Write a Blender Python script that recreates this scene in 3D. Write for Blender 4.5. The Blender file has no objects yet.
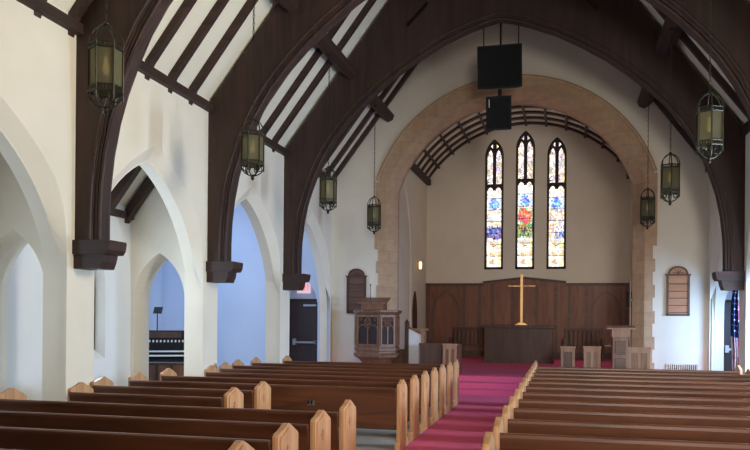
import bpy, bmesh, math, random
from mathutils import Vector, Matrix
random.seed(7)
scn = bpy.context.scene
COL = scn.collection
PI = math.pi

# ------------------------------------------------------------------ materials
def lin(c):
    return tuple(((v/255)/12.92 if v/255 <= .04045 else ((v/255+.055)/1.055)**2.4) for v in c)

def new_mat(name):
    m = bpy.data.materials.new(name); m.use_nodes = True
    nt = m.node_tree
    return m, nt, nt.nodes['Principled BSDF']

def plain(name, c, rough=.6, metal=0., var=.12, scale=3., bump=0.0, bscale=40.):
    m, nt, b = new_mat(name)
    N, L = nt.nodes, nt.links
    tc = N.new('ShaderNodeTexCoord')
    no = N.new('ShaderNodeTexNoise'); no.inputs['Scale'].default_value = scale; no.inputs['Detail'].default_value = 4
    L.new(tc.outputs['Object'], no.inputs['Vector'])
    r = N.new('ShaderNodeValToRGB')
    c = lin(c)
    r.color_ramp.elements[0].position = .3; r.color_ramp.elements[1].position = .7
    r.color_ramp.elements[0].color = tuple(v*(1-var) for v in c)+(1,)
    r.color_ramp.elements[1].color = tuple(min(1, v*(1+var)) for v in c)+(1,)
    L.new(no.outputs['Fac'], r.inputs['Fac']); L.new(r.outputs['Color'], b.inputs['Base Color'])
    b.inputs['Roughness'].default_value = rough; b.inputs['Metallic'].default_value = metal
    if bump:
        n2 = N.new('ShaderNodeTexNoise'); n2.inputs['Scale'].default_value = bscale
        L.new(tc.outputs['Object'], n2.inputs['Vector'])
        bp = N.new('ShaderNodeBump'); bp.inputs['Strength'].default_value = bump; bp.inputs['Distance'].default_value = .01
        L.new(n2.outputs['Fac'], bp.inputs['Height']); L.new(bp.outputs['Normal'], b.inputs['Normal'])
    return m

def wood(name, c0, c1, axis='X', rough=.4, scale=9., spec=.5):
    """grain runs along `axis`"""
    m, nt, b = new_mat(name)
    N, L = nt.nodes, nt.links
    tc = N.new('ShaderNodeTexCoord'); mp = N.new('ShaderNodeMapping')
    s = [1., 1., 1.]; s['XYZ'.index(axis)] = .08
    mp.inputs['Scale'].default_value = s
    L.new(tc.outputs['Object'], mp.inputs['Vector'])
    no = N.new('ShaderNodeTexNoise'); no.inputs['Scale'].default_value = scale; no.inputs['Detail'].default_value = 6; no.inputs['Distortion'].default_value = 1.2
    L.new(mp.outputs['Vector'], no.inputs['Vector'])
    r = N.new('ShaderNodeValToRGB')
    r.color_ramp.elements[0].position = .32; r.color_ramp.elements[1].position = .68
    r.color_ramp.elements[0].color = lin(c0)+(1,); r.color_ramp.elements[1].color = lin(c1)+(1,)
    L.new(no.outputs['Fac'], r.inputs['Fac']); L.new(r.outputs['Color'], b.inputs['Base Color'])
    b.inputs['Roughness'].default_value = rough
    b.inputs['Specular IOR Level'].default_value = spec
    bp = N.new('ShaderNodeBump'); bp.inputs['Strength'].default_value = .15; bp.inputs['Distance'].default_value = .004
    L.new(no.outputs['Fac'], bp.inputs['Height']); L.new(bp.outputs['Normal'], b.inputs['Normal'])
    return m

def emit(name, c, strength):
    m, nt, b = new_mat(name)
    b.inputs['Base Color'].default_value = lin(c)+(1,)
    b.inputs['Emission Color'].default_value = lin(c)+(1,)
    b.inputs['Emission Strength'].default_value = strength
    return m

def stone_mat():
    m, nt, b = new_mat('buff_stone')
    N, L = nt.nodes, nt.links
    tc = N.new('ShaderNodeTexCoord')
    br = N.new('ShaderNodeTexBrick')
    mp = N.new('ShaderNodeMapping'); mp.inputs['Rotation'].default_value = (PI/2, 0, 0)
    L.new(tc.outputs['Object'], mp.inputs['Vector']); L.new(mp.outputs['Vector'], br.inputs['Vector'])
    br.inputs['Scale'].default_value = 1.; br.inputs['Brick Width'].default_value = .62; br.inputs['Row Height'].default_value = .31
    br.inputs['Mortar Size'].default_value = .006
    br.inputs['Color1'].default_value = lin((214,180,144))+(1,); br.inputs['Color2'].default_value = lin((206,170,136))+(1,)
    br.inputs['Mortar'].default_value = lin((192,160,130))+(1,)
    no = N.new('ShaderNodeTexNoise'); no.inputs['Scale'].default_value = 6
    L.new(tc.outputs['Object'], no.inputs['Vector'])
    mx = N.new('ShaderNodeMixRGB'); mx.blend_type = 'MULTIPLY'; mx.inputs['Fac'].default_value = .35
    L.new(br.outputs['Color'], mx.inputs['Color1']); L.new(no.outputs['Fac'], mx.inputs['Color2'])
    L.new(mx.outputs['Color'], b.inputs['Base Color']); b.inputs['Roughness'].default_value = .85
    return m

def glass_mat():
    """amber seeded lantern glass: part see-through, part diffusing"""
    m, nt, b = new_mat('amber_lantern_glass')
    N, L = nt.nodes, nt.links
    out = N['Material Output']
    tr = N.new('ShaderNodeBsdfTransparent'); tr.inputs['Color'].default_value = lin((214,208,176))+(1,)
    tl = N.new('ShaderNodeBsdfTranslucent'); tl.inputs['Color'].default_value = lin((176,172,146))+(1,)
    df = N.new('ShaderNodeBsdfPrincipled'); df.inputs['Base Color'].default_value = lin((146,142,120))+(1,); df.inputs['Roughness'].default_value = .25
    m1 = N.new('ShaderNodeMixShader'); m1.inputs['Fac'].default_value = .5
    L.new(tl.outputs[0], m1.inputs[1]); L.new(df.outputs[0], m1.inputs[2])
    m2 = N.new('ShaderNodeMixShader'); m2.inputs['Fac'].default_value = .55
    L.new(tr.outputs[0], m2.inputs[1]); L.new(m1.outputs[0], m2.inputs[2])
    L.new(m2.outputs[0], out.inputs['Surface'])
    return m

def stained_mat():
    """leaded mosaic: zone colours of the design come from the mesh attribute, cut up by cames"""
    m, nt, b = new_mat('stained_glass')
    N, L = nt.nodes, nt.links
    at = N.new('ShaderNodeAttribute'); at.attribute_name = 'design'
    tc = N.new('ShaderNodeTexCoord')
    vo = N.new('ShaderNodeTexVoronoi'); vo.inputs['Scale'].default_value = 9.
    vd = N.new('ShaderNodeTexVoronoi'); vd.feature = 'DISTANCE_TO_EDGE'; vd.inputs['Scale'].default_value = 9.
    L.new(tc.outputs['Object'], vo.inputs['Vector']); L.new(tc.outputs['Object'], vd.inputs['Vector'])
    hs = N.new('ShaderNodeHueSaturation')
    sp = N.new('ShaderNodeSeparateColor'); L.new(vo.outputs['Color'], sp.inputs['Color'])
    ma = N.new('ShaderNodeMapRange'); ma.inputs['To Min'].default_value = .46; ma.inputs['To Max'].default_value = .54
    L.new(sp.outputs[0], ma.inputs['Value']); L.new(ma.outputs['Result'], hs.inputs['Hue'])
    mv = N.new('ShaderNodeMapRange'); mv.inputs['To Min'].default_value = .55; mv.inputs['To Max'].default_value = 1.35
    L.new(sp.outputs[1], mv.inputs['Value']); L.new(mv.outputs['Result'], hs.inputs['Value'])
    L.new(at.outputs['Color'], hs.inputs['Color'])
    st = N.new('ShaderNodeMath'); st.operation = 'GREATER_THAN'; st.inputs[1].default_value = .02
    L.new(vd.outputs['Distance'], st.inputs[0])
    sm = N.new('ShaderNodeMath'); sm.operation = 'MULTIPLY'; sm.inputs[1].default_value = STAIN
    L.new(st.outputs[0], sm.inputs[0])
    L.new(hs.outputs['Color'], b.inputs['Emission Color']); L.new(sm.outputs[0], b.inputs['Emission Strength'])
    b.inputs['Base Color'].default_value = (.02,.02,.02,1)
    return m

STAIN = 1.5
M = {}
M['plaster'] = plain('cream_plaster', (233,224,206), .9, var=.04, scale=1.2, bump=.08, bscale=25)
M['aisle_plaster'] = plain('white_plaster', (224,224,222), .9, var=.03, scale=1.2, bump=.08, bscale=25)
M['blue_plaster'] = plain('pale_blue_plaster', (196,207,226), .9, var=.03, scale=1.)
M['ceiling'] = plain('ceiling_plaster', (232,224,204), .9, var=.03, scale=1.)
M['stone'] = stone_mat()
M['timber_x'] = wood('dark_roof_timber', (44,27,21), (68,44,34), 'X', .6, 7)
M['timber_z'] = wood('dark_roof_timber_upright', (42,27,21), (66,42,33), 'Z', .65, 6)
M['timber_y'] = wood('dark_roof_timber_long', (40,26,20), (62,41,31), 'Y', .65, 7)
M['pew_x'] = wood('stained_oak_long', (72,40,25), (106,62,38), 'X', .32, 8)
M['pew_end'] = wood('stained_oak_end_lit', (172,126,86), (208,160,116), 'Z', .4, 10)  # same oak as the pew backs; light on the ends put into the colour
M['oak'] = wood('brown_oak', (104,70,50), (140,98,72), 'Z', .45, 9)
M['oak_red'] = wood('red_brown_oak', (112,66,46), (142,90,66), 'Z', .5, 9)
M['oak_dark'] = wood('dark_oak', (62,40,32), (88,58,46), 'Z', .5, 9)
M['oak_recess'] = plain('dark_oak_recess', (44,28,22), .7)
M['oak_pale'] = wood('pale_oak', (142,104,80), (168,126,98), 'Z', .5, 9)
M['board'] = wood('hymn_board_oak', (172,116,82), (198,140,102), 'X', .5, 10)
M['board_dark'] = wood('hymn_board_dark_oak', (84,58,44), (112,80,62), 'X', .5, 10)
M['carpet'] = plain('magenta_carpet', (220,88,126), .95, var=.1, scale=60, bump=.3, bscale=300)
M['floor'] = plain('grey_floor', (188,186,184), .8, var=.1, scale=30)
M['iron'] = plain('blackened_bronze', (62,60,50), .45, .7, var=.3, scale=30)
M['black'] = plain('black_casing', (14,14,15), .8)
M['grille'] = plain('black_speaker_cloth', (10,10,11), .95)
M['brass'] = plain('polished_brass', (214,172,120), .38, .8, var=.05)
M['steel'] = plain('brushed_steel', (190,190,190), .35, .8, var=.05)
M['door'] = wood('dark_brown_door', (44,30,30), (58,40,38), 'Z', .5, 6)
M['white'] = plain('white_lit_panel', (225,226,228), .6, var=.02)
M['lead'] = plain('dark_window_stone', (58,50,46), .7)
M['glass'] = glass_mat()
M['stained'] = stained_mat()
M['daylight'] = emit('daylit_pane', (214,222,226), .9)
M['bulb'] = emit('glowing_bulb', (255,236,196), .9)
M['exit_red'] = emit('exit_red', (236,60,84), 1.0)
M['exit_white'] = emit('exit_white', (240,214,220), .5)
M['flag_red'] = plain('flag_red', (196,44,62), .8)
M['flag_white'] = plain('flag_white', (232,226,226), .8)
M['flag_blue'] = plain('flag_blue', (40,58,112), .8)
M['paper'] = plain('white_paper', (228,228,226), .8)

# ------------------------------------------------------------------ mesh helpers
def poly_area(p):
    return sum(p[i][0]*p[(i+1) % len(p)][1]-p[(i+1) % len(p)][0]*p[i][1] for i in range(len(p)))/2

class MB:
    def __init__(s): s.bm = bmesh.new()
    def prism(s, pts, axis, a0, a1, mi=0):
        """2-D outline (x,z) for axis y, (y,z) for axis x, (x,y) for axis z, swept from a0 to a1"""
        def P(p, a):
            return {'y': (p[0], a, p[1]), 'x': (a, p[0], p[1]), 'z': (p[0], p[1], a)}[axis]
        A = [s.bm.verts.new(P(p, a0)) for p in pts]; B = [s.bm.verts.new(P(p, a1)) for p in pts]
        n = len(pts)
        fs = [s.bm.faces.new(A), s.bm.faces.new(B[::-1])]
        for i in range(n):
            fs.append(s.bm.faces.new((A[i], B[i], B[(i+1) % n], A[(i+1) % n])))
        for f in fs: f.material_index = mi
        bmesh.ops.recalc_face_normals(s.bm, faces=fs)
        return s
    def box(s, x0, x1, y0, y1, z0, z1, mi=0):
        return s.prism([(x0, y0), (x1, y0), (x1, y1), (x0, y1)], 'z', z0, z1, mi)
    def hexa(s, c8, mi=0):
        v = [s.bm.verts.new(c) for c in c8]
        fs = [s.bm.faces.new([v[i] for i in q]) for q in ((0,1,2,3),(7,6,5,4),(0,4,5,1),(1,5,6,2),(2,6,7,3),(3,7,4,0))]
        for f in fs: f.material_index = mi
        bmesh.ops.recalc_face_normals(s.bm, faces=fs)
        return s
    def beam(s, p0, p1, w, h, up=(0,0,1), mi=0):
        p0, p1 = Vector(p0), Vector(p1); d = (p1-p0).normalized(); up = Vector(up)
        sx = d.cross(up).normalized()*w/2; sy = sx.cross(d).normalized()*h/2
        return s.hexa([p0-sx-sy, p0+sx-sy, p0+sx+sy, p0-sx+sy, p1-sx-sy, p1+sx-sy, p1+sx+sy, p1-sx+sy], mi)
    def tube(s, pts, r, seg=8, closed=False, mi=0):
        pts = [Vector(p) for p in pts]; n = len(pts); rings = []
        ref = Vector((.31, .17, .93))
        for i, p in enumerate(pts):
            if closed: d = pts[(i+1) % n]-pts[i-1]
            else: d = pts[min(i+1, n-1)]-pts[max(i-1, 0)]
            d.normalize()
            a = d.cross(ref)
            if a.length < .05: a = d.cross(Vector((1, 0, 0)))
            a.normalize(); b = d.cross(a)
            rr = r[i] if isinstance(r, (list, tuple)) else r
            rings.append([s.bm.verts.new(p+(a*math.cos(2*PI*k/seg)+b*math.sin(2*PI*k/seg))*rr) for k in range(seg)])
        fs = []
        for i in range(n if closed else n-1):
            A, B = rings[i], rings[(i+1) % n]
            for k in range(seg):
                fs.append(s.bm.faces.new((A[k], A[(k+1) % seg], B[(k+1) % seg], B[k])))
        if not closed:
            fs.append(s.bm.faces.new(rings[0][::-1])); fs.append(s.bm.faces.new(rings[-1]))
        for f in fs: f.material_index = mi
        bmesh.ops.recalc_face_normals(s.bm, faces=fs)
        return s
    def lathe(s, prof, c=(0,0), seg=16, rot=0., mi=0):
        """profile of (radius, z) about the upright axis through c"""
        rings = []
        for r, z in prof:
            rings.append([s.bm.verts.new((c[0]+r*math.cos(rot+2*PI*k/seg), c[1]+r*math.sin(rot+2*PI*k/seg), z)) for k in range(seg)])
        fs = []
        for A, B in zip(rings, rings[1:]):
            for k in range(seg):
                fs.append(s.bm.faces.new((A[k], A[(k+1) % seg], B[(k+1) % seg], B[k])))
        fs.append(s.bm.faces.new(rings[0][::-1])); fs.append(s.bm.faces.new(rings[-1]))
        for f in fs: f.material_index = mi
        bmesh.ops.recalc_face_normals(s.bm, faces=fs)
        return s
    def strip(s, inner, outer, axis, a0, a1, mi=0):
        """band between two equally long open outlines, as one quad-built solid"""
        def P(p, a):
            return {'y': (p[0], a, p[1]), 'x': (a, p[0], p[1])}[axis]
        q = [[s.bm.verts.new(P(p, a)) for p in path] for path in (inner, outer) for a in (a0, a1)]
        i0, i1, o0, o1 = q; fs = []
        for k in range(len(inner)-1):
            fs.append(s.bm.faces.new((i0[k], i0[k+1], o0[k+1], o0[k])))
            fs.append(s.bm.faces.new((i1[k], o1[k], o1[k+1], i1[k+1])))
            fs.append(s.bm.faces.new((i0[k], i1[k], i1[k+1], i0[k+1])))
            fs.append(s.bm.faces.new((o0[k], o0[k+1], o1[k+1], o1[k])))
        for k in (0, -1):
            fs.append(s.bm.faces.new((i0[k], o0[k], o1[k], i1[k])))
        for f in fs: f.material_index = mi
        bmesh.ops.recalc_face_normals(s.bm, faces=fs)
        return s
    def mesh(s, name, mats, smooth=False):
        me = bpy.data.meshes.new(name)
        s.bm.to_mesh(me); s.bm.free()
        for m in (mats if isinstance(mats, (list, tuple)) else [mats]): me.materials.append(m)
        if smooth:
            for p in me.polygons: p.use_smooth = True
        return me

def link(name, data, parent=None, loc=(0,0,0)):
    o = bpy.data.objects.new(name, data); COL.objects.link(o)
    o.location = loc
    if parent is not None: o.parent = parent
    return o

def obj(name, mb, mats, parent=None, loc=(0,0,0), smooth=False, bevel=0.):
    o = link(name, mb.mesh(name, mats, smooth), parent, loc)
    if bevel:
        b = o.modifiers.new('edge', 'BEVEL'); b.width = bevel; b.segments = 2; b.limit_method = 'ANGLE'; b.angle_limit = math.radians(40)
    return o

def struct(name, mb, mats, smooth=False):
    o = obj(name, mb, mats, smooth=smooth); o['kind'] = 'structure'; return o

def thing(name, label, cat, loc=(0,0,0), rz=0., group=None):
    o = link(name, None, loc=loc); o.rotation_euler = (0, 0, rz); o.empty_display_size = .2
    return tag(o, label, cat, group)

def tag(o, label, cat, group=None):
    o['label'] = label; o['category'] = cat
    if group: o['group'] = group
    return o

def arch(c, b, z0, h, n=14):
    """pointed arch from right springing over the apex to the left springing"""
    R = (h*h+b*b)/(2*b); cc = b-R
    th = math.acos(max(-1, min(1, (-cc)/R)))
    right = [(c+cc+R*math.cos(th*i/n), z0+R*math.sin(th*i/n)) for i in range(n+1)]
    right[-1] = (c, z0+h)
    left = [(2*c-x, z) for x, z in right[:-1]][::-1]
    return right+left

def seg_arch(b, z0, h, n=28, c=0.):
    """segmental arch, right to left"""
    R = (b*b+h*h)/(2*h); zc = z0+h-R
    a0 = math.atan2(z0-zc, b)
    return [(c+R*math.cos(a0+(PI-2*a0)*i/n), zc+R*math.sin(a0+(PI-2*a0)*i/n)) for i in range(n+1)]

# ------------------------------------------------------------------ key dimensions
TY = [4.72, 8.37, 12.02, 15.67]         # front faces of the trusses
TT = .30
PC = [t+.14 for t in TY]                # pier centres
EW = 19.34                              # chancel wall
BAY = 3.65
HW = 4.6
ZP = .36                                # platform / chancel floor
REAR = -4.6
CHE = 27.0                              # east wall of chancel
CW = 3.46
SL = 1.325
def zr(ax): return 5.26+SL*(4.57-ax)    # underside of the rafters at |x|

# ------------------------------------------------------------------ floor and carpet
mb = MB(); mb.box(-10, 7, REAR-.3, CHE+.6, -.2, 0); struct('floor', mb, M['floor'])
mb = MB(); mb.box(-2.2, 2.2, 15.3, 16.84, 0, .012)
tag(obj('carpet', mb, M['carpet']), 'magenta carpet across the floor at the foot of the chancel steps', 'carpet')
mb = MB(); mb.box(-.685, .76, REAR+.2, 15.3, 0, .012)
tag(obj('carpet_runner', mb, M['carpet']), 'magenta carpet runner along the centre aisle between the pews', 'carpet')
mb = MB()
for k, y0 in enumerate((16.85, 17.28, 17.75)):
    mb.box(-1.4+.0*k, 1.15, y0, 18.25, .12*k, .12*(k+1))
mb.box(-HW, HW, 18.25, EW+.02, 0, ZP)
mb.box(-CW, CW, EW+.02, CHE+.02, 0, ZP)
struct('trim_1', mb, M['carpet'])

# ------------------------------------------------------------------ nave arcade walls
AB, AZ, AH = 1.70, 1.6, 2.40
WP, WB = .15, .34                       # depth of the splayed outer order, whole wall thickness
OUT = [(1.54,2.12),(1.54,2.45),(1.515,2.8),(1.45,3.08),(1.31,3.34),(1.02,3.62),(.70,3.86),(.35,4.07),(0,4.25)]
def resample(pts, n):
    d = [0]
    for p, q in zip(pts, pts[1:]): d.append(d[-1]+math.hypot(q[0]-p[0], q[1]-p[1]))
    out = []
    for i in range(n+1):
        t = d[-1]*i/n; k = max(j for j in range(len(d)-1) if d[j] <= t+1e-9); f = (t-d[k])/(d[k+1]-d[k])
        out.append((pts[k][0]+(pts[k+1][0]-pts[k][0])*f, pts[k][1]+(pts[k+1][1]-pts[k][1])*f))
    return out
def arcade(side):
    s = -1 if side == 'left' else 1
    mb = MB()
    centres = [6.68+BAY*k for k in range(-2, 4)]
    o = resample(OUT, 16)
    inn = [p for p in arch(0, AB, AZ, AH, 60) if p[0] >= -1e-6 and p[0] <= 1.54]
    inn = resample(inn, 16)
    front = [(REAR, 0)]; back = [(REAR, 0)]
    for c in centres:
        front += [(c-1.54, 0)]+[(c-x, z) for x, z in o]+[(c+x, z) for x, z in o[:-1]][::-1]+[(c+1.54, 0)]
        a = arch(c, AB, AZ, AH)[::-1]
        back += [(a[0][0], 0)]+a+[(a[-1][0], 0)]
        for sg in (-1, 1):
            A = [mb.bm.verts.new((s*HW, c+sg*x, z)) for x, z in o]; B = [mb.bm.verts.new((s*(HW+WP), c+sg*x, z)) for x, z in inn]
            fs = [mb.bm.faces.new((A[k], A[k+1], B[k+1], B[k])) for k in range(16)]
            for f in fs:
                f.smooth = True
    end = [(EW+.02, 0), (EW+.02, 5.9), (REAR, 5.9)]
    mb.prism(front+end, 'x', s*HW, s*(HW+.02)); mb.prism(back+end, 'x', s*(HW+WP-.01), s*(HW+WB))
    for c in [PC[0]-2*BAY, PC[0]-BAY]+PC:
        w = .275
        mb.prism([(c-w, 0), (c+w, 0), (c+w, 5.3), (c-w, 5.3)], 'x', s*(HW+.001), s*(HW+WB+.005))
    struct('wall_'+side, mb, M['plaster'])
arcade('left'); arcade('right')
mb = MB(); mb.box(-HW-.5, HW+.5, REAR-.3, REAR, 0, 11.6); struct('wall_back', mb, M['plaster'])

# wall plates under the rafters
for k, s in enumerate((-1, 1)):
    mb = MB(); mb.box(min(s*4.60, s*4.50), max(s*4.60, s*4.50), REAR, EW, 5.17, 5.30)
    struct('trim_%d' % (k+2), mb, M['timber_y'])

# ------------------------------------------------------------------ roof
off = .10*math.sqrt(1+SL*SL)
for nm, s in (('ceiling_left', -1), ('ceiling_right', 1)):
    mb = MB()
    mb.prism([(s*4.85, zr(4.85)+off), (0, zr(0)+off), (0, zr(0)+off+.2), (s*4.85, zr(4.85)+off+.2)], 'y', REAR-.3, EW+.3)
    o = struct(nm, mb, M['ceiling'])

def rafter_mesh(s, w):
    mb = MB()
    t = 4.6
    mb.prism([(s*t, zr(t)-.10), (s*(t-.1), zr(t-.1)), (0, zr(0)), (0, zr(0)+off-.004), (s*t, zr(t)+off-.004)], 'y', -w/2, w/2)
    return mb.mesh('rafter', M['timber_x'])
RM = {s: rafter_mesh(s, .12) for s in (-1, 1)}
ordn = ['first', 'second', 'third', 'fourth', 'fifth', 'sixth']
bayname = ['nearest', 'second', 'third', 'farthest']
bays = [[7.64, 8.26], [9.36, 10.03, 10.7, 11.37], [13.01, 13.68, 14.35, 15.02], [16.68, 17.35, 18.02, 18.69, 19.26]]
for s, sn in ((-1, 'left'), (1, 'right')):
    for b, ys in enumerate(bays):
        for i, y in enumerate(ys):
            if s == 1 and b == 0: continue
            o = link('rafter', RM[s], loc=(0, y, 0))
            tag(o, 'dark rafter on the %s slope, %s from the front of the %s roof bay' % (sn, ordn[len(ys)-1-i], bayname[b]), 'rafter', 'rafters on the %s roof slope' % sn)

# purlins: short beams from truss to truss
n_ = Vector((.798, -.602)); t_ = Vector((.602, .798))
for s, sn in ((-1, 'left'), (1, 'right')):
    for b, (y0, y1) in enumerate(((TY[0]+TT, TY[1]), (TY[1]+TT, TY[2]), (TY[2]+TT, TY[3]), (TY[3]+TT, EW-.02))):
        if b == 0: continue
        base = Vector((-3.27, zr(3.27)))+n_*.012
        q = [base-t_*.12, base+t_*.12, base+t_*.12+n_*.27, base-t_*.0+n_*.31, base-t_*.12+n_*.24]
        mb = MB(); mb.prism([(p[0]*-s, p[1]) for p in q], 'y', y0, y1)
        tag(obj('purlin', mb, M['timber_y']), 'heavy dark purlin under the %s rafters, in the %s roof bay' % (sn, bayname[b]), 'beam', 'purlins')

# trusses
IN_R = [(4.27,2.6),(4.27,2.95),(4.255,3.3),(4.21,3.7),(4.13,4.1),(4.02,4.45),(3.88,4.81),(3.70,5.18),(3.48,5.52),(3.20,5.86),(2.88,6.19),(2.50,6.52),(2.09,6.83),(1.63,7.12),(1.12,7.40),(.6,7.61),(.25,7.72),(0,7.77)]
def inner(d):
    """intrados of the arched truss pushed out by d"""
    full = IN_R+[(-x, z) for x, z in IN_R[:-1]][::-1]
    out = []
    for i, p in enumerate(full):
        a = Vector(full[max(i-1, 0)]); b = Vector(full[min(i+1, len(full)-1)])
        t = (b-a).normalized(); nn = Vector((t.y, -t.x))
        out.append((p[0]+nn.x*d, p[1]+nn.y*d))
    out[0] = (full[0][0]+d, full[0][1]); out[-1] = (full[-1][0]-d, full[-1][1])
    return out
def corbel_mesh(s):
    mb = MB()
    up = [(4.62,2.45),(4.14,2.45),(4.105,2.5),(4.09,2.6),(4.10,2.62),(4.62,2.625)]
    lo = [(4.62,2.27),(4.25,2.27),(4.215,2.36),(4.195,2.455),(4.62,2.46)]
    mb.prism([(s*x, z) for x, z in up], 'y', -.2, .2)
    mb.prism([(s*x, z) for x, z in lo], 'y', -.17, .17)
    me = mb.mesh('corbel', M['timber_x']); return me
CM = {s: corbel_mesh(s) for s in (-1, 1)}
def truss_meshes():
    W = 4.6
    top = zr(0)+off-.02
    def outl():
        return [(-W, 2.6), (-W, zr(W)+.05), (0, top), (W, zr(W)+.05), (W, 2.6)]
    mb = MB()
    a = inner(.085)
    # halves; each leaves a narrow slot between the arched brace and the principal rafter
    for s in (1, -1):
        half = [(abs(x)*s, z) for x, z in a[:len(IN_R)]]
        half[-1] = (0, half[-1][1])
        xa, xb = 1.92, 1.48
        def below(ax): return max(z for x, z in half if abs(x) >= ax-.35 and abs(x) <= ax+.35)
        leg = [p for p in half if abs(p[0]) >= xa]; mid = [p for p in half if xb < abs(p[0]) < xa]; crown = [p for p in half if abs(p[0]) <= xb]
        def cut(ax):
            for p, q in zip(half, half[1:]):
                if abs(p[0]) >= ax >= abs(q[0]) and abs(p[0]) != abs(q[0]):
                    f = (abs(p[0])-ax)/(abs(p[0])-abs(q[0])); return (ax*s, p[1]+(q[1]-p[1])*f)
        ca, cb = cut(xa), cut(xb)
        zs = lambda ax: 7.78+(1.92-ax)*1.0      # slot centre line
        mb.prism(leg+[ca, (xa*s, zr(xa)+.05), (W*s, zr(W)+.05), (W*s, 2.6)], 'y', -TT/2, TT/2)
        mb.prism([ca]+mid+[cb, (xb*s, zs(xb)-.055), (xa*s, zs(xa)-.055)], 'y', -TT/2, TT/2)
        mb.prism([(xa*s, zs(xa)+.055), (xb*s, zs(xb)+.055), (xb*s, zr(xb)+.05), (xa*s, zr(xa)+.05)], 'y', -TT/2, TT/2)
        mb.prism([cb]+crown+[(0, top), (xb*s, zr(xb)+.05)], 'y', -TT/2, TT/2)
    body = mb.mesh('timber_arch', M['timber_z'])
    mb = MB()
    mb.strip(inner(.0), inner(.05), 'y', -.075, .075)
    mb.strip(inner(.045), inner(.1), 'y', -.125, .125)
    for sy in (-1, 1):
        mb.tube([(x, sy*(TT/2), z) for x, z in inner(.115)], .022, 6)
        mb.tube([(x, sy*.09, z) for x, z in inner(.02)], .028, 6)
    mould = mb.mesh('moulding', M['timber_z'])
    return body, mould
TB, TMo = truss_meshes()
tl = ['arched dark timber roof truss nearest the camera', 'arched dark timber roof truss, middle one of three', 'arched dark timber roof truss nearest the chancel, behind which the speakers hang']
for y, l in zip(TY[1:], tl):
    t = thing('roof_truss', l, 'roof truss', (0, y+TT/2, 0), group='arched roof trusses')
    link('timber_arch', TB, t); link('moulding', TMo, t)
    for s in (-1, 1): link('corbel', CM[s], t)

# ------------------------------------------------------------------ chancel wall and arch
AO = seg_arch(3.36, 5.2, 2.48, 32)      # outside of stone ring
AF = seg_arch(3.17, 5.02, 2.30, 32)     # front arris
AI = seg_arch(2.92, 4.95, 2.16, 32)     # inside after chamfer
mb = MB()
pts = [(3.27, 0)]+[(3.27, 5.1)]+seg_arch(3.27, 5.11, 2.37, 32)+[(-3.27, 5.1), (-3.27, 0), (-HW-.02, 0), (-HW-.02, 5.6), (-4.6, 5.9), (0, 11.5), (4.6, 5.9), (HW+.02, 5.6), (HW+.02, 0)]
mb.prism(pts, 'y', EW, EW+.42)
struct('wall_front', mb, M['plaster'])
def stone_arch():
    mb = MB(); bm = mb.bm
    def full(a, x): return [(x, ZP)]+[(x, ZP+(a[0][1]-ZP)*k/6) for k in range(1, 6)]+a+[(-x, ZP+(a[0][1]-ZP)*k/6) for k in range(5, 0, -1)]+[(-x, ZP)]
    prof = [(full(AO, 3.36), EW+.01), (full(AO, 3.36), EW-.025), (full(AF, 3.17), EW-.025), (full(AI, 2.92), EW+.26), (full(AI, 2.92), EW+.44), (full(AO, 3.36), EW+.44)]
    rows = [[bm.verts.new((p[0], y, p[1])) for p in path] for path, y in prof]
    for A, B in zip(rows, rows[1:]):
        for k in range(len(A)-1): bm.faces.new((A[k], A[k+1], B[k+1], B[k]))
    bmesh.ops.recalc_face_normals(bm, faces=bm.faces)
    # hood mould round the arch
    out = [(x*1.012, z+.03) for x, z in AO]
    mb.tube([(x, EW-.03, z) for x, z in out], .045, 6)
    # toothed quoins either side below the springing
    z = ZP; k = 0
    while z < 5.15:
        h = min(.31, 5.2-z); w = 3.41 if k % 2 == 0 else 3.355
        if z > 3.3: w = 3.45
        for s in (-1, 1): mb.box(min(s*w, s*3.2), max(s*w, s*3.2), EW-.03, EW+.02, z, z+h-.002)
        z += h; k += 1
    return mb
struct('trim_4', stone_arch(), M['stone'])

# hymn boards
def hymn_board(x, mat, dark, label):
    t = thing('hymn_board', label, 'hymn board', (x, EW-.002, 0), group='hymn boards')
    z0, zs = 1.84, 2.70
    mb = MB(); mb.box(-.235, .235, -.03, 0, z0, zs+.06); obj('back_board', mb, mat, t)
    mb = MB()
    for s in (-1, 1): mb.box(min(s*.21, s*.26), max(s*.21, s*.26), -.05, 0, z0-.02, zs+.05)
    mb.box(-.26, .26, -.05, 0, z0-.05, z0); mb.box(-.28, .28, -.055, 0, zs+.04, zs+.08)
    obj('frame', mb, dark, t)
    mb = MB()
    a = [(.19*math.cos(PI*i/12), zs+.08+.15*math.sin(PI*i/12)) for i in range(13)]
    mb.prism(a, 'y', -.035, 0)
    o = obj('arched_crest', mb, mat, t)
    mb = MB(); mb.tube([(p[0]*1.08, -.035, zs+.08+(p[1]-zs-.08)*1.1) for p in a], .022, 6)
    for k in range(5): mb.tube([(0, -.04, zs+.09), (.14*math.cos(PI*(k+.5)/5), -.04, zs+.09+.12*math.sin(PI*(k+.5)/5))], .008, 5)
    obj('crest_moulding', mb, dark, o)
    for k in range(5):
        mb = MB(); zz = z0+.02+k*.168
        mb.box(-.21, .21, -.046, -.028, zz, zz+.02); obj('slat', mb, dark, t)
hymn_board(-3.945, M['board_dark'], M['oak_dark'], 'dark hymn board on the wall behind the pulpit')
hymn_board(3.925, M['board'], M['board_dark'], 'lighter brown hymn board on the wall right of the lectern')

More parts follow.
